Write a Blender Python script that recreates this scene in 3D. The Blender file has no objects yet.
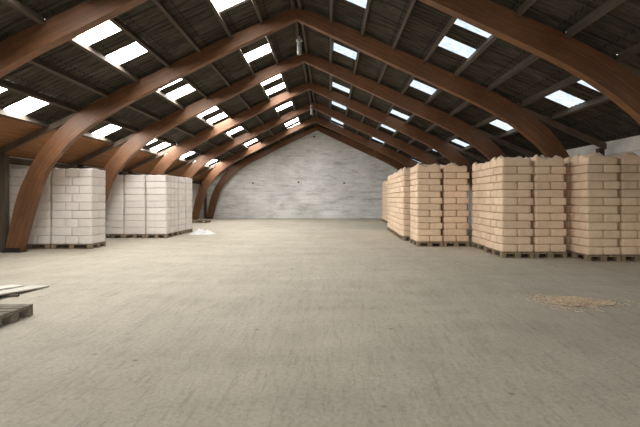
import bpy, bmesh, math, random
from mathutils import Vector, Matrix, noise
random.seed(7)
SC = bpy.context.scene
COL = SC.collection
PI = math.pi

# ------------------------------------------------------------------ dimensions (metres; x right, y into the hall, z up)
XR = -0.89                     # ridge line
RIDGE = 6.90                   # roof sheet at the ridge
SL, SR = 0.475, 0.44           # slopes left / right
XWL, XWR = -9.5, 7.79          # inner faces of the side walls
YF, YB = -3.0, 31.5            # front and back gable walls
ARCH_Y = [7.95, 11.86, 15.5, 19.4, 23.5, 27.7, 31.15]
PURS = {-1: [0.15 + 0.85 * k for k in range(10)],
        1: [.15, 1.0, 1.85, 2.7, 3.55, 4.4, 5.3, 6.25, 7.08, 7.87]}
ROWS = {1: 0.0, 4: 0.22, 7: 0.44}      # purlin gaps that carry skylights : shift along the hall
SKY = [(4.3, 5.0), (5.7, 6.4), (8.48, 9.1), (9.84, 10.5), (12.33, 13.0), (13.65, 14.35), (16.72, 17.4), (18.25, 18.95),
       (19.75, 20.4), (21.8, 22.5), (23.9, 24.6), (26.3, 27.1), (27.95, 28.6)]  # final span: hidden skylights added behind an arch to brighten the back wall

def roof_z(side, d):
    return RIDGE - (SL if side < 0 else SR) * d

# ------------------------------------------------------------------ materials
def mat(name):
    m = bpy.data.materials.new(name); m.use_nodes = True
    nt = m.node_tree
    b = nt.nodes['Principled BSDF']
    return m, nt, b

def node(nt, typ, **kw):
    n = nt.nodes.new(typ)
    for k, v in kw.items():
        if k in n.inputs: n.inputs[k].default_value = v
        else: setattr(n, k, v)
    return n

def coords(nt, kind='Object', scale=(1, 1, 1), rot=(0, 0, 0)):
    tc = nt.nodes.new('ShaderNodeTexCoord'); mp = nt.nodes.new('ShaderNodeMapping')
    mp.inputs['Scale'].default_value = scale; mp.inputs['Rotation'].default_value = rot
    nt.links.new(tc.outputs[kind], mp.inputs['Vector'])
    return mp.outputs['Vector']

def noise_tex(nt, vec, scale, detail=4, rough=0.55, dist=0.0):
    n = node(nt, 'ShaderNodeTexNoise', Scale=scale, Detail=detail, Roughness=rough, Distortion=dist)
    nt.links.new(vec, n.inputs['Vector'])
    return n.outputs['Fac']

def ramp(nt, fac, stops):
    r = nt.nodes.new('ShaderNodeValToRGB'); e = r.color_ramp.elements
    while len(e) < len(stops): e.new(0.5)
    for i, (p, c) in enumerate(stops):
        e[i].position = p; e[i].color = (c[0], c[1], c[2], 1) if hasattr(c, '__len__') else (c, c, c, 1)
    nt.links.new(fac, r.inputs['Fac'])
    return r.outputs['Color']

def mix(nt, a, b, fac, mode='MIX'):
    n = nt.nodes.new('ShaderNodeMix'); n.data_type = 'RGBA'; n.blend_type = mode
    for v, i in ((a, 6), (b, 7)):
        if isinstance(v, tuple): n.inputs[i].default_value = (*v, 1)
        else: nt.links.new(v, n.inputs[i])
    if isinstance(fac, float): n.inputs[0].default_value = fac
    else: nt.links.new(fac, n.inputs[0])
    return n.outputs[2]

def bump(nt, b, h, strength, dist=0.02):
    n = node(nt, 'ShaderNodeBump', Strength=strength, Distance=dist)
    nt.links.new(h, n.inputs['Height']); nt.links.new(n.outputs['Normal'], b.inputs['Normal'])

def obj_random(nt, lo, hi):
    oi = nt.nodes.new('ShaderNodeObjectInfo')
    mr = node(nt, 'ShaderNodeMapRange'); mr.inputs[3].default_value = lo; mr.inputs[4].default_value = hi
    nt.links.new(oi.outputs['Random'], mr.inputs[0])
    c = nt.nodes.new('ShaderNodeCombineColor')
    for i in range(3): nt.links.new(mr.outputs[0], c.inputs[i])
    return c.outputs[0]

M = {}
def make_materials():
    # dusty concrete floor
    m, nt, b = mat('dusty_concrete'); M['floor'] = m
    v = coords(nt)
    big = noise_tex(nt, v, 0.32, 6, 0.6, 0.6)
    mid = noise_tex(nt, v, 1.7, 6, 0.68, 0.5)
    streak = noise_tex(nt, coords(nt, scale=(1.6, 0.20, 1)), 1.2, 6, 0.65, 1.0)
    scr_a = noise_tex(nt, coords(nt, scale=(7.0, 0.8, 1), rot=(0, 0, 0.5)), 2.6, 5, 0.7, 0.4)
    scr_b = noise_tex(nt, coords(nt, scale=(7.0, 0.8, 1), rot=(0, 0, -0.22)), 2.6, 5, 0.7, 0.4)
    cross = noise_tex(nt, coords(nt, scale=(0.25, 0.9, 1), rot=(0, 0, 0.15)), 1.3, 5, 0.6, 0.8)
    fine = noise_tex(nt, v, 24, 5, 0.75)
    c = ramp(nt, big, [(0.3, (.37, .33, .258)), (0.7, (.48, .435, .35))])
    c = mix(nt, c, ramp(nt, mid, [(0.35, (.33, .295, .232)), (0.65, (.51, .465, .378))]), 0.45)
    c = mix(nt, c, ramp(nt, streak, [(0.38, (.33, .295, .235)), (0.62, (.52, .475, .39))]), 0.22)
    c = mix(nt, c, ramp(nt, cross, [(0.36, (.31, .275, .215)), (0.62, (.52, .475, .388))]), 0.22)
    for sc_ in (scr_a, scr_b):
        c = mix(nt, c, ramp(nt, sc_, [(0.34, (.66, .63, .58)), (0.46, (1, 1, 1)), (0.62, (1, 1, 1)), (0.72, (1.12, 1.11, 1.10))]), 0.40, 'MULTIPLY')
    c = mix(nt, c, ramp(nt, fine, [(0.3, (.6, .6, .6)), (0.55, (1.04, 1.04, 1.04))]), 0.6, 'MULTIPLY')
    vor = node(nt, 'ShaderNodeTexVoronoi', Scale=1.9); nt.links.new(v, vor.inputs['Vector'])
    c = mix(nt, c, ramp(nt, vor.outputs['Distance'], [(0.03, (.30, .27, .23)), (0.065, (1, 1, 1))]), 0.6, 'MULTIPLY')
    nt.links.new(c, b.inputs['Base Color']); b.inputs['Roughness'].default_value = 0.85
    bump(nt, b, mix(nt, fine, mid, 0.4), 0.6, 0.03)
    # outdoor yard
    m, nt, b = mat('yard_gravel'); M['yard'] = m
    nt.links.new(ramp(nt, noise_tex(nt, coords(nt), 3, 6), [(0.3, (.25, .24, .22)), (0.7, (.4, .38, .35))]), b.inputs['Base Color'])
    # whitewashed gable
    m, nt, b = mat('whitewashed_brick'); M['gable'] = m
    v = coords(nt, rot=(PI / 2, 0, 0))
    br = node(nt, 'ShaderNodeTexBrick', Scale=1.0); br.inputs['Brick Width'].default_value = 0.5; br.inputs['Row Height'].default_value = 0.2
    br.inputs['Mortar Size'].default_value = 0.012; br.inputs['Mortar Smooth'].default_value = 0.6
    br.inputs['Color1'].default_value = (.76, .76, .75, 1); br.inputs['Color2'].default_value = (.84, .84, .82, 1); br.inputs['Mortar'].default_value = (.62, .62, .60, 1)
    nt.links.new(v, br.inputs['Vector'])
    st = noise_tex(nt, coords(nt, scale=(0.55, 1, 2.6)), 1.5, 10, 0.78, 0.5)
    blot = noise_tex(nt, coords(nt), 0.55, 5, 0.6, 0.3)
    c = mix(nt, br.outputs['Color'], ramp(nt, st, [(0.36, (.34, .345, .34)), (0.47, (.70, .71, .70)), (0.6, (.92, .92, .90))]), 0.62)
    c = mix(nt, c, ramp(nt, blot, [(0.35, (.7, .7, .69)), (0.62, (1, 1, 1))]), 0.6, 'MULTIPLY')
    nt.links.new(c, b.inputs['Base Color']); b.inputs['Roughness'].default_value = 0.9
    bump(nt, b, br.outputs['Fac'], 0.3, 0.01)
    # side walls
    m, nt, b = mat('painted_block'); M['wall'] = m
    br = node(nt, 'ShaderNodeTexBrick', Scale=1.0); br.inputs['Brick Width'].default_value = 0.6; br.inputs['Row Height'].default_value = 0.24
    br.inputs['Mortar Size'].default_value = 0.01
    br.inputs['Color1'].default_value = (.74, .72, .67, 1); br.inputs['Color2'].default_value = (.66, .64, .60, 1); br.inputs['Mortar'].default_value = (.50, .49, .46, 1)
    nt.links.new(coords(nt, rot=(PI / 2, 0, PI / 2)), br.inputs['Vector'])
    c = mix(nt, br.outputs['Color'], ramp(nt, noise_tex(nt, coords(nt), 1.4, 6), [(0.3, (.6, .6, .58)), (0.65, (1, 1, 1))]), 0.7, 'MULTIPLY')
    nt.links.new(c, b.inputs['Base Color']); b.inputs['Roughness'].default_value = 0.9
    # roof sheets
    m, nt, b = mat('fibre_cement_sheet'); M['roof'] = m
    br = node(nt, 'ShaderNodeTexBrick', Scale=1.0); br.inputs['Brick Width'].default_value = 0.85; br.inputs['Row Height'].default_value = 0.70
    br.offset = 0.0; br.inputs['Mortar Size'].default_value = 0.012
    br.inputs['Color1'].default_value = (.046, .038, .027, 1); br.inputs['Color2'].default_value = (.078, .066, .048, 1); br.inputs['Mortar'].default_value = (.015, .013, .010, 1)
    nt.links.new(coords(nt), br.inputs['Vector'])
    rib_streaks = noise_tex(nt, coords(nt, scale=(0.7, 9, 1)), 2.0, 7, 0.75)  # dirt streaks down the slope that also paint the shade lines of the ribs
    c = mix(nt, br.outputs['Color'], ramp(nt, rib_streaks, [(0.38, (.25, .23, .2)), (0.55, (.95, .95, .95)), (0.70, (2.0, 1.9, 1.75))]), 0.9, 'MULTIPLY')
    nt.links.new(c, b.inputs['Base Color']); b.inputs['Roughness'].default_value = 0.9
    # skylight sheets (daylight coming through translucent sheet)
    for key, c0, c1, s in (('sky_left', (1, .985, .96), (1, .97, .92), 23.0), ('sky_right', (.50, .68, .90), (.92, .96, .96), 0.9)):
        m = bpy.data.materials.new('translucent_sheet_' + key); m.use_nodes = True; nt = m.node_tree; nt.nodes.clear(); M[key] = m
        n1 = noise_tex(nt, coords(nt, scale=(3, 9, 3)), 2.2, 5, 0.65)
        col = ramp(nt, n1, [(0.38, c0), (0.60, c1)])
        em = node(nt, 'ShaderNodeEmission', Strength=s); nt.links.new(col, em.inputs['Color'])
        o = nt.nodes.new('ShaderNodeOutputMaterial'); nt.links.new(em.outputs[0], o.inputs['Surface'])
    # laminated timber (uv: x along, y across, metres)
    m, nt, b = mat('laminated_timber'); M['glulam'] = m
    uv = coords(nt, 'UV', scale=(1, 1, 1))
    g = noise_tex(nt, coords(nt, 'UV', scale=(1.0, 14, 1)), 3.0, 6, 0.65, 0.3)
    blot = noise_tex(nt, coords(nt), 1.3, 4)
    br = node(nt, 'ShaderNodeTexBrick', Scale=1.0); br.inputs['Brick Width'].default_value = 2.6; br.inputs['Row Height'].default_value = 0.036; br.inputs['Mortar Size'].default_value = 0.0016
    br.inputs['Color1'].default_value = (.205, .094, .038, 1); br.inputs['Color2'].default_value = (.145, .063, .025, 1); br.inputs['Mortar'].default_value = (.06, .024, .011, 1)
    nt.links.new(uv, br.inputs['Vector'])
    c = mix(nt, br.outputs['Color'], ramp(nt, g, [(0.3, (.5, .45, .4)), (0.62, (1.1, 1.05, 1))]), 0.7, 'MULTIPLY')
    c = mix(nt, c, ramp(nt, blot, [(0.35, (.7, .66, .62)), (0.65, (1.1, 1.1, 1.1))]), 0.7, 'MULTIPLY')
    nt.links.new(c, b.inputs['Base Color']); b.inputs['Roughness'].default_value = 0.55
    # dark softwood purlins
    def wood(key, lo, hi, scale, rough=0.8):
        m, nt, b = mat(key); M[key] = m
        g = noise_tex(nt, coords(nt, scale=scale), 2.5, 6, 0.65, 0.4)
        c = ramp(nt, g, [(0.3, lo), (0.68, hi)])
        c = mix(nt, c, obj_random(nt, 0.8, 1.1), 0.8, 'MULTIPLY')
        nt.links.new(c, b.inputs['Base Color']); b.inputs['Roughness'].default_value = rough
        bump(nt, b, g, 0.2, 0.005)
    wood('purlin_wood', (.048, .035, .024), (.105, .079, .055), (8, 0.6, 8))
    wood('rafter_wood', (.07, .048, .032), (.15, .105, .075), (1, 8, 1))
    wood('post_wood', (.035, .025, .018), (.09, .065, .045), (8, 8, 0.6))
    wood('eave_boards', (.20, .088, .032), (.35, .165, .062), (7, 0.4, 7))
    wood('pallet_wood', (.17, .125, .08), (.31, .235, .155), (2, 9, 9))
    wood('weathered_pallet_wood', (.10, .082, .06), (.25, .21, .165), (2, 9, 9))
    wood('pale_board', (.52, .49, .43), (.68, .65, .58), (6, 1, 6))
    wood('shadow_batten_wood', (.06, .05, .04), (.14, .12, .1), (3, 3, 3))  # dark tone for the batten added as shadow under the boards
    # sacks
    def sack(key, lo, hi, rlo, rhi):
        m, nt, b = mat(key); M[key] = m
        n = noise_tex(nt, coords(nt), 5, 5, 0.6)
        f = noise_tex(nt, coords(nt), 26, 4, 0.7, 0.8)
        c = ramp(nt, n, [(0.3, lo), (0.7, hi)])
        c = mix(nt, c, obj_random(nt, rlo, rhi), 1.0, 'MULTIPLY')
        nt.links.new(c, b.inputs['Base Color']); b.inputs['Roughness'].default_value = 1.15
        bump(nt, b, mix(nt, n, f, 0.5), 0.8, 0.03)
    sack('kraft_paper', (.71, .53, .375), (.82, .64, .475), 0.90, 1.05)
    sack('white_woven', (.74, .68, .645), (.80, .75, .715), 0.95, 1.03)
    # small things
    def plain(key, col, rough=0.6, metal=0.0, ns=12, var=0.25):
        m, nt, b = mat(key); M[key] = m
        n = noise_tex(nt, coords(nt), ns, 4)
        lo = tuple(x * (1 - var) for x in col)
        nt.links.new(ramp(nt, n, [(0.3, lo), (0.7, col)]), b.inputs['Base Color'])
        b.inputs['Roughness'].default_value = rough; b.inputs['Metallic'].default_value = metal
    plain('dark_steel', (.05, .045, .04), 0.6, 0.6)
    plain('grey_enamel', (.42, .42, .40), 0.45)
    plain('lamp_tube', (.30, .29, .27), 0.35)
    plain('straw', (.84, .67, .48), 0.9, 0, 45, 0.6)
    plain('white_powder', (.78, .78, .76), 0.9, 0, 8, 0.15)
make_materials()

# ------------------------------------------------------------------ helpers
def link(name, bm_or_me, m, parent=None, smooth=False):
    if isinstance(bm_or_me, bmesh.types.BMesh):
        me = bpy.data.meshes.new(name)
        bmesh.ops.recalc_face_normals(bm_or_me, faces=bm_or_me.faces)
        bm_or_me.to_mesh(me); bm_or_me.free()
    else: me = bm_or_me
    if m is not None and not me.materials: me.materials.append(m)
    if smooth:
        for p in me.polygons: p.use_smooth = True
    o = bpy.data.objects.new(name, me); COL.objects.link(o)
    if parent is not None: o.parent = parent
    return o

def tag(o, label=None, cat=None, group=None, kind=None):
    if label: o['label'] = label
    if cat: o['category'] = cat
    if group: o['group'] = group
    if kind: o['kind'] = kind
    return o

def thing(name, loc, label, cat, group=None, rz=0):
    o = bpy.data.objects.new(name, None); COL.objects.link(o)
    o.location = loc; o.rotation_euler = (0, 0, rz); o.empty_display_size = 0.2
    return tag(o, label, cat, group)

def copy_tree(o, parent=None):
    c = o.copy(); COL.objects.link(c)
    if parent is not None: c.parent = parent
    for ch in list(o.children): copy_tree(ch, c)
    return c

def box(bm, x0, x1, y0, y1, z0, z1, mtx=None):
    vs = [bm.verts.new((x, y, z)) for x in (x0, x1) for y in (y0, y1) for z in (z0, z1)]
    for f in ((0, 1, 3, 2), (4, 6, 7, 5), (0, 4, 5, 1), (2, 3, 7, 6), (0, 2, 6, 4), (1, 5, 7, 3)):
        bm.faces.new([vs[i] for i in f])
    if mtx is not None: bmesh.ops.transform(bm, matrix=mtx, verts=vs)
    return vs

def boxes(*bs, bevel=0.0):
    bm = bmesh.new()
    for b in bs: box(bm, *b)
    if bevel: bmesh.ops.bevel(bm, geom=list(bm.edges), offset=bevel, segments=1, affect='EDGES')
    return bm

def prism_y(bm, pts, y0, y1):
    a = [bm.verts.new((x, y0, z)) for x, z in pts]; c = [bm.verts.new((x, y1, z)) for x, z in pts]
    bm.faces.new(a); bm.faces.new(c[::-1])
    n = len(pts)
    for i in range(n): bm.faces.new((a[i], a[(i + 1) % n], c[(i + 1) % n], c[i]))

def lathe(bm, prof, seg=16, loc=(0, 0, 0)):
    rings = []
    for r, z in prof:
        rings.append([bm.verts.new((loc[0] + r * math.cos(2 * PI * i / seg), loc[1] + r * math.sin(2 * PI * i / seg), loc[2] + z)) for i in range(seg)])
    for a, b in zip(rings, rings[1:]):
        for i in range(seg): bm.faces.new((a[i], a[(i + 1) % seg], b[(i + 1) % seg], b[i]))
    bm.faces.new(rings[0][::-1]); bm.faces.new(rings[-1])

ORD = ['first', 'second', 'third', 'fourth', 'fifth', 'sixth', 'seventh', 'eighth', 'ninth', 'tenth', 'eleventh', 'twelfth', 'thirteenth']

# ------------------------------------------------------------------ the shell
def build_shell():
    tag(link('floor', boxes((XWL - .25, XWR + .25, YF - .25, YB + .25, -0.2, 0)), M['floor']), kind='structure')
    tag(link('ground_outside', boxes((-60, 60, -70, YF - .25, -0.2, -0.02)), M['yard']), kind='structure')
    zl, zr = roof_z(-1, XR - XWL), roof_z(1, XWR - XR)
    tag(link('wall_left', boxes((XWL - .25, XWL, YF, YB, 0, zl - .005)), M['wall']), kind='structure')
    tag(link('wall_right', boxes((XWR, XWR + .25, YF, YB, 0, zr - .005)), M['wall']), kind='structure')
    bm = bmesh.new()
    prism_y(bm, [(XWL, 0), (XWR, 0), (XWR, zr + .04), (XR, RIDGE + .04), (XWL, zl + .04)], YB, YB + .25)
    tag(link('wall_back', bm, M['gable']), kind='structure')
    # front gable with a wide open doorway
    dx0, dx1, dz = -6.5, 5.8, 4.2
    bm = bmesh.new()
    prism_y(bm, [(XWL, 0), (dx0, 0), (dx0, dz), (dx1, dz), (dx1, 0), (XWR, 0), (XWR, zr - .05), (XR, RIDGE - .05), (XWL, zl - .05)], YF - .25, YF)
    tag(link('wall_front', bm, M['wall']), kind='structure')
    # wall plates
    tag(link('trim_1', boxes((XWL - .02, XWL + .12, YF, YB, zl - .30, zl - .12)), M['purlin_wood']), kind='structure')
    # verge boards closing the gap between the last arch and the roof
    for k, sd in enumerate((-1, 1)):
        bm = bmesh.new(); dm = 7.2
        prism_y(bm, [(XR + sd * .001, RIDGE - .004), (XR + sd * dm, roof_z(sd, dm) - .004), (XR + sd * dm, roof_z(sd, dm) - .26), (XR + sd * .001, RIDGE - .32)], YB - .22, YB)
        tag(link('trim_%d' % (2 + k), bm, M['purlin_wood']), kind='structure')
    # boarded soffit of the left eave
    bm = bmesh.new(); d = 7.03
    L = math.sqrt(1 + SL * SL)
    while d < XR - XWL - .02:
        d1 = min(d + .115, XR - XWL)
        pts = [(XR - d, roof_z(-1, d) - .045), (XR - d1 + .014, roof_z(-1, d1) - .042), (XR - d1 + .014, roof_z(-1, d1) - .066), (XR - d, roof_z(-1, d) - .069)]
        prism_y(bm, pts, YF, YB); d += .12
    tag(link('ceiling_left_eave', bm, M['eave_boards']), kind='structure')
    # corrugated roof with holes for the skylight sheets
    P = 0.177; step = P / 6; n = int((YB - YF) / step)
    ys = [YF + i * step for i in range(n + 1)]
    wave = [0.024 * math.sin(2 * PI * y / P) + 0.024 for y in ys]
    idx = lambda y: max(0, min(n, round((y - YF) / step)))
    wn = 0
    for side, name, dmax in ((-1, 'roof_left', XR - XWL + .4), (1, 'roof_right', XWR - XR + .4)):
        bm = bmesh.new()
        edges = [0.0] + PURS[side][1:] + [dmax]
        wins = []
        for k in range(len(edges) - 1):
            d0, d1 = edges[k], edges[k + 1] + (0.03 if k < len(edges) - 2 else 0)
            holes = []
            if k in ROWS:
                for a, c in SKY: holes.append((idx(a + ROWS[k]), idx(c + ROWS[k])))
            lift0, lift1 = 0.004, 0.012
            def row(b, i0, i1):
                A = [b.verts.new((XR + side * d0, ys[i], roof_z(side, d0) + lift0 + wave[i])) for i in range(i0, i1 + 1)]
                B = [b.verts.new((XR + side * d1, ys[i], roof_z(side, d1) + lift1 + wave[i])) for i in range(i0, i1 + 1)]
                for i in range(i1 - i0): b.faces.new((A[i], A[i + 1], B[i + 1], B[i]))
            cur = 0
            for a, c in holes:
                row(bm, cur, a)
                wb = bmesh.new(); row(wb, a, c); wins.append(wb)
                cur = c
            row(bm, cur, n)
        tag(link(name, bm, M['roof'], smooth=True), kind='structure')
        for wb in wins:
            wn += 1
            tag(link('window_%d' % wn, wb, M['sky_left' if side < 0 else 'sky_right'], smooth=True), kind='structure')
build_shell()

# ------------------------------------------------------------------ timber arches
PROFILE = {
    -1: ([(7.62, 0), (7.25, 1.3), (6.95, 2.15), (6.5, 2.78), (6.0, 3.27), (5.3, 3.76), (4.6, 4.17), (3.8, 4.57), (2.14, 5.42), (1.0, 5.97), (0, 6.44)],
         [(8.05, 0), (7.77, 1.3), (7.47, 2.12), (7.02, 2.87), (6.45, 3.50), (5.75, 4.02), (4.95, 4.47), (3.9, 4.97), (2.20, 5.80), (1.0, 6.34), (0, 6.74)]),
    1: ([(7.80, 0), (7.55, 1.3), (7.25, 2.15), (6.83, 2.78), (6.4, 3.19), (5.79, 3.64), (5.0, 4.09), (3.7, 4.70), (2.14, 5.43), (1.0, 5.97), (0, 6.44)],
        [(8.24, 0), (8.06, 1.3), (7.78, 2.12), (7.38, 2.87), (6.85, 3.50), (6.2, 3.98), (5.4, 4.44), (4.5, 4.84), (2.20, 5.86), (1.0, 6.40), (0, 6.74)])}
def spline(P, n):
    out = []
    for i in range(len(P) - 1):
        p0 = Vector(P[max(i - 1, 0)]); p1 = Vector(P[i]); p2 = Vector(P[i + 1]); p3 = Vector(P[min(i + 2, len(P) - 1)])
        for j in range(n):
            t = j / n
            out.append(0.5 * ((2 * p1) + (p2 - p0) * t + (2 * p0 - 5 * p1 + 4 * p2 - p3) * t * t + (3 * p1 - p0 - 3 * p2 + p3) * t ** 3))
    out.append(Vector(P[-1]))
    return out
def half_arch_bm(side, th=0.20):
    I, E = (spline(p, 6) for p in PROFILE[side])
    I[0].y = E[0].y = 0.02
    bm = bmesh.new(); uv = bm.loops.layers.uv.new('UVMap')
    R = []; run = 0.0; S = []
    for k, (a, e) in enumerate(zip(I, E)):
        if k: run += ((a + e) / 2 - (I[k - 1] + E[k - 1]) / 2).length
        S.append((run, (e - a).length))
        R.append([bm.verts.new((side * a.x, -th / 2, a.y)), bm.verts.new((side * e.x, -th / 2, e.y)), bm.verts.new((side * e.x, th / 2, e.y)), bm.verts.new((side * a.x, th / 2, a.y))])
    def face(vs, uvs):
        f = bm.faces.new(vs)
        for l, c in zip(f.loops, uvs): l[uv].uv = c
    for k in range(len(R) - 1):
        u0, w0 = S[k]; u1, w1 = S[k + 1]
        a, b = R[k], R[k + 1]
        o = side * 7.3
        face((a[0], a[1], b[1], b[0]), ((u0 + o, 0), (u0 + o, w0), (u1 + o, w1), (u1 + o, 0)))
        face((a[2], a[3], b[3], b[2]), ((u0, w0), (u0, 0), (u1, 0), (u1, w1)))
        # the curved faces are the flat of one lamella
        face((a[1], a[2], b[2], b[1]), ((u0, .002), (u0, .034), (u1, .034), (u1, .002)))
        face((a[3], a[0], b[0], b[3]), ((u0, .002), (u0, .034), (u1, .034), (u1, .002)))
    face(R[0], ((0, 0), (0, .4), (.2, .4), (.2, 0))); face(R[-1][::-1], ((0, 0), (0, .4), (.2, .4), (.2, 0)))
    return bm
def knee_rafter_bm(side, d0, d1):
    bm = bmesh.new()
    z = lambda d, off: roof_z(side, d) - off
    prism_y(bm, [(side * d0, z(d0, .12)), (side * d1, z(d1, .12)), (side * d1, z(d1, .28)), (side * d0, z(d0, .28))], -.05, .05)
    return bm

ARCH_LABEL = [
    'nearest curved timber arch, cut off by the photo\'s upper corners',
    'second curved timber arch, its bare foot standing before the first white bag stack',
    'third curved timber arch, its leg between the two groups of white bags',
    'fourth curved timber arch, third behind the one with its foot fully in view',
    'fifth curved timber arch, its leg rising behind the rearmost white bag stack',
    'curved timber arch next to last, its foot just right of the white stacks',
    'last curved timber arch, flush against the pale gable wall',
]
ARCH_LABEL[3] = 'fourth curved timber arch from the front, its feet hidden behind sack stacks'
def build_arches():
    proto = None
    for k, y in enumerate(ARCH_Y):
        if proto is None:
            t = proto = thing('timber_arch', (XR, y, 0), ARCH_LABEL[k], 'arch', 'laminated timber arches')
            for s in (-1, 1):
                link('half_arch', half_arch_bm(s), M['glulam'], t)
                dw = (XR - XWL - .13) if s < 0 else (XWR - XR - .11)
                link('knee_rafter', knee_rafter_bm(s, 4.6, dw), M['rafter_wood'], t)
                du = 8.13 if s < 0 else 8.42
                ztop = roof_z(s, du + .07) - .285
                link('post', boxes((s * du - .08, s * du + .08, -.08, .08, 0.0, ztop), bevel=.008), M['post_wood'], t)
                fx = s * (7.83 if s < 0 else 8.02)
                sh = link('foot_shoe', boxes((fx - .26, fx + .26, -.15, .15, 0, .02), (fx - .22, fx + .22, -.113, -.102, .02, .13), (fx - .22, fx + .22, .102, .113, .02, .13)), M['dark_steel'], t)
                sh['label'] = 'dark steel shoe at the foot'
        else:
            t = copy_tree(proto); t.location = (XR, y, 0); t['label'] = ARCH_LABEL[k]
build_arches()

# ------------------------------------------------------------------ purlins
def build_purlins():
    for side, sn in ((-1, 'left'), (1, 'right')):
        for k, d in enumerate(PURS[side]):
            if k == 9: continue
            a = math.atan(SL if side < 0 else SR)
            w, h = 0.04, 0.15
            z = roof_z(side, d)
            nm = 'beside the ridge' if k == 0 else '%s down from the ridge' % ORD[k]
            ends = [YF - .0] + ARCH_Y
            for b in range(len(ARCH_Y)):
                y0 = YF + .02 if b == 0 else ARCH_Y[b - 1] + .103
                y1 = ARCH_Y[b] - .103
                o = link('purlin', boxes((-w, w, 0, y1 - y0, -h, .03)), M['purlin_wood'])
                o.location = (XR + side * d, y0, z); o.rotation_euler = (0, a * side, 0)
                where = 'before the nearest arch' if b == 0 else 'between %s and %s arch' % (ORD[b - 1], ORD[b])
                tag(o, 'dark purlin %s, %s slope, %s' % (nm, sn, where), 'purlin', 'roof purlins')
build_purlins()

# ------------------------------------------------------------------ pallets
def make_pallet(m, label, group):
    t = thing('pallet', (0, 0, 0), label, 'pallet', group)     # boards run along x (1.2), 0.8 deep in y
    for y0, w in ((-.4, .145), (-.2225, .10), (-.0725, .145), (.1225, .10), (.255, .145)):
        link('deck_board', boxes((-.6, .6, y0, y0 + w, .122, .144), bevel=.003), m, t)
    for x0 in (-.6, -.0725, .455):
        link('cross_board', boxes((x0, x0 + .145, -.4, .4, .1, .122), bevel=.002), m, t)
        for y0, w in ((-.4, .10), (-.0725, .145), (.30, .10)):
            link('block', boxes((x0, x0 + .145, y0, y0 + w, .022, .1), bevel=.003), m, t)
    for y0, w in ((-.4, .10), (-.0725, .145), (.30, .10)):
        link('bottom_board', boxes((-.6, .6, y0, y0 + w, 0, .022), bevel=.003), m, t)
    return t
PAL = make_pallet(M['pallet_wood'], 'x', 'pallets under the sack stacks')
pal_used = [False]
def place_pallet(cx, cy, rz, label, group='pallets under the stacks'):
    p = PAL if not pal_used[0] else copy_tree(PAL)
    pal_used[0] = True
    p.location = (cx, cy, 0); p.rotation_euler = (0, 0, rz); p['label'] = label; p['group'] = group
    return p

# ------------------------------------------------------------------ sacks
def sack_mesh(name, lx, ly, lz, seed, m, amp, top=0.0):
    bm = bmesh.new()
    bmesh.ops.create_cube(bm, size=2.0)
    bmesh.ops.subdivide_edges(bm, edges=list(bm.edges), cuts=9, use_grid_fill=True)
    off = Vector((seed * 3.17, seed * 1.3, seed * 7.7))
    for v in bm.verts:
        x, y, z = v.co
        mx = max(abs(x), abs(y))
        h = 1 - (.13 if lz < .22 else .05) * mx ** 16                     # pillow edges
        r = 1 - (.012 if lz < .22 else .004) * z * z - .03 * (x * x * y * y) ** 2
        nx, ny, nz = x * r, y * r, z * h
        p = Vector((nx * lx / 2, ny * ly / 2, (nz + 1) * lz / 2))
        nv = noise.noise_vector(p * 6 + off) * amp + noise.noise_vector(p * 17 + off) * amp * .45
        p.x += nv.x * (1 if abs(x) > .5 else .6); p.y += nv.y
        if top and z > 0.4:
            p.z += top * max(-.3, .35 + 1.5 * noise.noise(p * 3.6 + off) + .7 * noise.noise(p * 9 + off)) * (1 - .45 * mx ** 8)
        else:
            p.z += nv.z * (1 - abs(z) * .7)
        p.z = max(p.z, 0.0)
        if not top: p.z = min(p.z, lz - .0015)
        v.co = p
    me = bpy.data.meshes.new(name); bm.to_mesh(me); bm.free()
    for p in me.polygons: p.use_smooth = True
    me.materials.append(m)
    return me

PITCH = {'tan': 0.1955, 'white': 0.2465}
LAYERS = {'tan': 12, 'white': 9}
MESH = {}
for kind, mk, amp in (('tan', 'kraft_paper', .007), ('white', 'white_woven', .003)):
    pz = PITCH[kind]
    nm = 'kraft_sack' if kind == 'tan' else 'white_bag'
    for shape, lx, ly in (('A', .389 if kind == 'tan' else .395, .588 if kind == 'tan' else .595), ('B', .735, .389 if kind == 'tan' else .395)):
        if kind == 'white' and shape == 'B': lx = .794
        MESH[kind, shape, 0] = [sack_mesh(nm, lx, ly, pz, i + 1 + 11 * (shape == 'B'), M[mk], amp) for i in range(4)]
        MESH[kind, shape, 1] = [sack_mesh(nm, lx, ly, pz, i + 31 + 11 * (shape == 'B'), M[mk], amp * .5, .11 if kind == 'tan' else .02) for i in range(3)]

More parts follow.
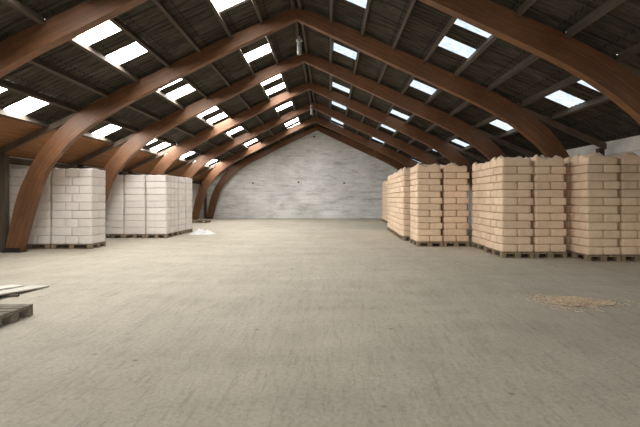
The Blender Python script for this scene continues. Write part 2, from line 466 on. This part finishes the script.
BAGS = []     # (kind, mesh, location, rz, label, score)
def stack(kind, x0, y0, wx, dy, desc, vis_left=False, vis_right=False, front=True, layers=None):
    """x0,y0: front left corner; long side along y when dy > wx. desc names the stack."""
    cx, cy = x0 + wx / 2, y0 + dy / 2
    long_y = dy > wx
    place_pallet(cx, cy, PI / 2 if long_y else 0, 'wooden pallet under %s' % desc)
    n = layers or LAYERS[kind]
    pz = PITCH[kind]
    sway = Vector((random.uniform(-.006, .006), random.uniform(-.006, .006)))
    for l in range(n):
        z = .145 + l * pz
        A = (l % 2 == 0 and kind == 'tan') if long_y else (l % 2 == 1)
        items = []      # (u along the long axis, v along the short axis, shape)
        if A:
            for u in (-.3, .3):
                for v in (-.2, .2): items.append((u, v, 'A'))
        else:
            for u in (-.4, 0, .4): items.append((u, 0, 'B'))
        for u, v, sh in items:
            if long_y:
                px, py = v, u; rz = 0.0
            else:
                px, py = u, -v; rz = PI / 2
            top = 1 if l == n - 1 else 0
            me = random.choice(MESH[kind, sh, top])
            j = sway * (l / n) + Vector((random.uniform(-1, 1), random.uniform(-1, 1))) * (.0015 if kind == 'tan' else .0008)
            if sh == 'B' and long_y and kind == 'tan': j.x -= .026
            loc = (cx + px + j.x, cy + py + j.y, z)
            rzz = rz + random.choice((0, PI)) + random.uniform(-.006, .006) * (.4 if kind == 'tan' else .15)
            # where it sits in the layer
            fy = 'front' if py < -.1 else ('rear' if py > .1 else 'middle')
            if sh == 'A' or not long_y:
                lr = 'left' if px < -.1 else ('right' if px > .1 else 'centre')
                pos = (fy + ' ' + lr) if sh == 'A' else lr
            else: pos = fy + ' crosswise'
            # how much of it shows
            is_f = front and (py < -.1 or (not long_y and sh == 'B'))
            is_l = vis_left and (px < -.1 or (sh == 'B' and long_y))
            is_r = vis_right and (px > .1 or (sh == 'B' and long_y))
            score = ((2.0 if is_f else 0) + (1.0 if is_l or is_r else 0) + (.6 if top else 0)) / cy
            lay = 'top' if top else ('bottom' if l == 0 else ORD[l])
            word = 'tan paper sack' if kind == 'tan' else 'white bag'
            lab = '%s, %s layer, %s, %s' % (word, lay, pos, desc)
            BAGS.append((kind, me, loc, rzz, lab, score, top))

W, D = .80, 1.20
def build_stacks():
    # right-hand side: front block
    stack('tan', 4.33, 10.68, W, D, 'aisle-corner stack of the front block', vis_left=True)
    stack('tan', 5.155, 10.68, W, D, 'second stack of the front block')
    stack('tan', 4.38, 11.94, W, D, 'stack behind the front block\'s corner', vis_left=True, front=False)
    stack('tan', 6.12, 10.12, W, D, 'forward-set third front stack', vis_left=True)
    stack('tan', 6.95, 10.14, .80, D, 'front stack touching the side wall')
    # middle block
    stack('tan', 2.72, 13.18, W, D, 'aisle stack of the middle block', vis_left=True)
    stack('tan', 3.545, 13.20, W, D, 'second stack of the middle block')
    # rear row along the aisle
    for i, nm in enumerate(('first', 'second', 'third', 'fourth')):
        stack('tan', 2.60 + .04 * i, 14.95 + 1.28 * i, W, D, '%s stack of the rear aisle row' % nm, vis_left=True, front=(i == 0))
    stack('tan', 3.42, 25.2, W, D, 'first stack near the gable', vis_left=True, front=False)
    stack('tan', 3.44, 26.46, W, D, 'rearmost stack near the gable', vis_left=True, front=False)
    # left-hand side
    stack('white', -9.42, 12.56, 1.2, .8, 'near stack beside the wall')
    stack('white', -8.18, 12.56, 1.2, .8, 'near stack on the aisle', vis_right=True)
    stack('white', -8.505, 16.0, W, D, 'middle group, wall side')
    stack('white', -7.69, 16.0, W, D, 'middle group, centre stack')
    stack('white', -6.87, 16.0, W, D, 'middle group, aisle corner', vis_right=True)
    stack('white', -7.27, 17.26, 1.2, .8, 'behind the middle group\'s corner', vis_right=True, front=False)
    stack('white', -7.25, 18.12, 1.2, .8, 'rearmost of the white stacks', vis_right=True, front=False)
    # bags
    tan = sorted([b for b in BAGS if b[0] == 'tan'], key=lambda b: -b[5])
    for b in tan[:300] + [b for b in BAGS if b[0] == 'white']:
        kind, me, loc, rz, lab, sc_, top = b
        o = bpy.data.objects.new('kraft_sack' if kind == 'tan' else 'white_bag', me); COL.objects.link(o)
        o.location = loc; o.rotation_euler = (0, 0, rz)
        tag(o, lab, 'sack' if kind == 'tan' else 'bag', 'tan sacks stacked on pallets' if kind == 'tan' else 'white bags stacked on pallets')
    rest = bmesh.new()
    for kind, me, loc, rz, lab, sc_, top in tan[300:]:
        tmp = bmesh.new(); tmp.from_mesh(me)
        bmesh.ops.transform(tmp, matrix=Matrix.Translation(loc) @ Matrix.Rotation(rz, 4, 'Z'), verts=tmp.verts)
        mm = bpy.data.meshes.new('t'); tmp.to_mesh(mm); tmp.free(); rest.from_mesh(mm); bpy.data.meshes.remove(mm)
    o = link('kraft_sacks_inside_stacks', rest, M['kraft_paper'], smooth=True)
    tag(o, 'remaining tan paper sacks deep inside and behind the pallet stacks', 'sacks', kind='stuff')
build_stacks()

# ------------------------------------------------------------------ loose things on the floor
def build_loose():
    p = place_pallet(-4.39, 5.17, 0, 'empty weathered pallet lying at the left photo edge', 'empty pallets')
    p.scale = (1, .75, 1)
    for c in p.children:
        me = c.data.copy(); me.materials.clear(); me.materials.append(M['weathered_pallet_wood']); c.data = me
    place_pallet(-7.95, 26.2, 0, 'empty pallet far back beside the next-to-last arch foot', 'empty pallets')
    o = link('shadow_batten', boxes((-.30, .30, -.03, .03, 0, .036), bevel=.004), M['shadow_batten_wood'])  # added piece: lifts the boards and darkens the shadow beneath them
    o.location = (-5.02, 6.46, 0.0); o.rotation_euler = (0, 0, .12); tag(o, 'short dark batten added under the pale boards for their shadow', 'batten')
    # two pale boards, rear ends on the floor, near ends on the added batten
    for (ex, ey), ang, w, ln, lab in (((-4.86, 7.22), -.17, .30, 1.9, 'longer pale flat board on the floor behind the empty pallet'),
                                      ((-5.30, 7.26), -.20, .28, 1.7, 'shorter pale board beside the longer one, at the photo edge')):
        o = link('pale_board', boxes((-w / 2, w / 2, -ln, 0, 0, .022), bevel=.003), M['pale_board'])
        o.location = (ex, ey, 0.001); o.rotation_euler = (-math.atan2(.045, .70), 0, ang)
        tag(o, lab, 'board', 'pale boards on the floor')
    # straw and shavings
    bm = bmesh.new()
    rng = random.Random(3)
    def mound(bm, rx, ry, h, seed, seg=44, rings=12):
        off = Vector((seed, seed * 2.1, 0)); prev = None
        c = bm.verts.new((0, 0, h * .9))
        for i in range(1, rings + 1):
            r = i / rings; ring = []
            for j in range(seg):
                a = 2 * PI * j / seg
                rr = r * (1 + .28 * noise.noise(Vector((math.cos(a) * 1.6, math.sin(a) * 1.6, seed))))
                x, y = rx * rr * math.cos(a), ry * rr * math.sin(a)
                z = h * (1 - r ** 1.5) * (.75 + .8 * noise.noise(Vector((x * 5, y * 5, seed)))) + h * .12 * noise.noise(Vector((x * 22, y * 22, seed)))
                ring.append(bm.verts.new((x, y, max(.001, z) if i < rings else .001)))
            for j in range(seg):
                if prev is None: bm.faces.new((c, ring[j], ring[(j + 1) % seg]))
                else: bm.faces.new((prev[j], ring[j], ring[(j + 1) % seg], prev[(j + 1) % seg]))
            prev = ring
    mound(bm, .40, .20, .06, 4.0)
    for i in range(1300):
        a = rng.uniform(0, 2 * PI); r = min(1.4, abs(rng.gauss(0, .55))) * (1 + .3 * math.sin(3 * a + 1))
        x, y = .56 * r * math.cos(a), .32 * r * math.sin(a)
        z = .07 * max(0, 1 - r) + .006
        mt = Matrix.Translation((x, y, z)) @ Matrix.Rotation(rng.uniform(0, PI), 4, 'Z') @ Matrix.Rotation(rng.uniform(-.35, .35), 4, 'Y')
        l = rng.uniform(.015, .05)
        box(bm, -l, l, -.003, .003, -.002, .003, mt)
    o = link('straw_pile', bm, M['straw']); o.location = (3.53, 6.12, 0); o.rotation_euler = (0, 0, -.12)
    tag(o, 'low scattered heap of straw and shavings on the open floor', 'straw', kind='stuff')
    bm = bmesh.new()
    mound(bm, .50, .62, .20, 9.0)
    o = link('white_spill', bm, M['white_powder'], smooth=True); o.location = (-5.36, 17.9, 0)
    tag(o, 'white spilled heap on the floor beside the rearmost white stack', 'spill', kind='stuff')
    # hanging lamps under the ridge
    for k, (x, y, lab) in enumerate(((-.89, 12.75, 'grey lamp with conical cap hanging under the ridge, nearer of two'),
                                     (-.89, 21.9, 'grey lamp with conical cap hanging under the ridge, farther of two'))):
        if k == 0:
            t = lamp = thing('pendant_lamp', (x, y, 5.78), lab, 'lamp', 'ridge lamps')
            bm = bmesh.new(); lathe(bm, [(.055, 0), (.062, .03), (.062, .36), (.05, .40)], 16); link('lamp_body', bm, M['lamp_tube'], t, True)
            bm = bmesh.new(); lathe(bm, [(.098, .40), (.10, .41), (.03, .545), (.02, .56)], 20); link('cap', bm, M['grey_enamel'], t)
            bm = bmesh.new(); lathe(bm, [(.012, .55), (.012, 1.05)], 8); link('stem', bm, M['dark_steel'], t)
        else:
            t = copy_tree(lamp); t.location = (x, y, 5.78); t['label'] = lab
    # small iron brackets on the gable
    for k, (x, z, lab) in enumerate(((-5.6, 2.60, 'small dark iron bracket low on the gable wall, left one of three'),
                                     (-2.25, 2.66, 'small dark iron bracket low on the gable wall, middle one of three'),
                                     (1.12, 2.60, 'small dark iron bracket low on the gable wall, right one of three'),
                                     (-1.1, 6.02, 'small dark iron bracket high under the gable peak'))):
        if k == 0:
            t = br = thing('wall_bracket', (x, YB, z), lab, 'bracket', 'iron brackets on the gable')
            link('plate', boxes((-.06, .06, -.015, 0, -.06, .06)), M['dark_steel'], t)
            link('stub', boxes((-.035, .035, -.16, -.015, -.035, .035)), M['dark_steel'], t)
        else:
            t = copy_tree(br); t.location = (x, YB, z); t['label'] = lab
build_loose()

# ------------------------------------------------------------------ light and camera
w = bpy.data.worlds.new('World'); SC.world = w; w.use_nodes = True
nt = w.node_tree; bg = nt.nodes['Background']
sky = nt.nodes.new('ShaderNodeTexSky'); sky.sky_type = 'NISHITA'; sky.sun_disc = False
sky.sun_elevation = math.radians(42); sky.sun_rotation = math.radians(-80)
mx = mix(nt, sky.outputs[0], (3.5, 3.2, 2.75), 0.8)
nt.links.new(mx, bg.inputs['Color']); bg.inputs['Strength'].default_value = 1.15

def portal(name, loc, rot, sx, sy):
    l = bpy.data.lights.new(name, 'AREA'); l.shape = 'RECTANGLE'; l.size = sx; l.size_y = sy
    l.cycles.is_portal = True
    o = bpy.data.objects.new(name, l); COL.objects.link(o); o.location = loc; o.rotation_euler = rot
portal('doorway_daylight', (-.35, YF - .12, 2.1), (-PI / 2, 0, PI), 12.3, 4.2)

cam = bpy.data.cameras.new('Camera'); co = bpy.data.objects.new('Camera', cam); COL.objects.link(co)
co.location = (0, 0, 1.5); co.rotation_euler = (PI / 2, 0, 0)
cam.sensor_width = 36; cam.lens = 427 / 640 * 36
cam.shift_x = -9 / 640; cam.shift_y = -15.5 / 640
cam.clip_end = 300
SC.camera = co
vs = SC.view_settings
vs.view_transform = 'Standard'; vs.look = 'None'; vs.gamma = 1; vs.use_curve_mapping = False; vs.exposure = 0.45
SC.cycles.use_denoising = True
SC.cycles.max_bounces = 10; SC.cycles.diffuse_bounces = 6
SC.cycles.sample_clamp_indirect = 8
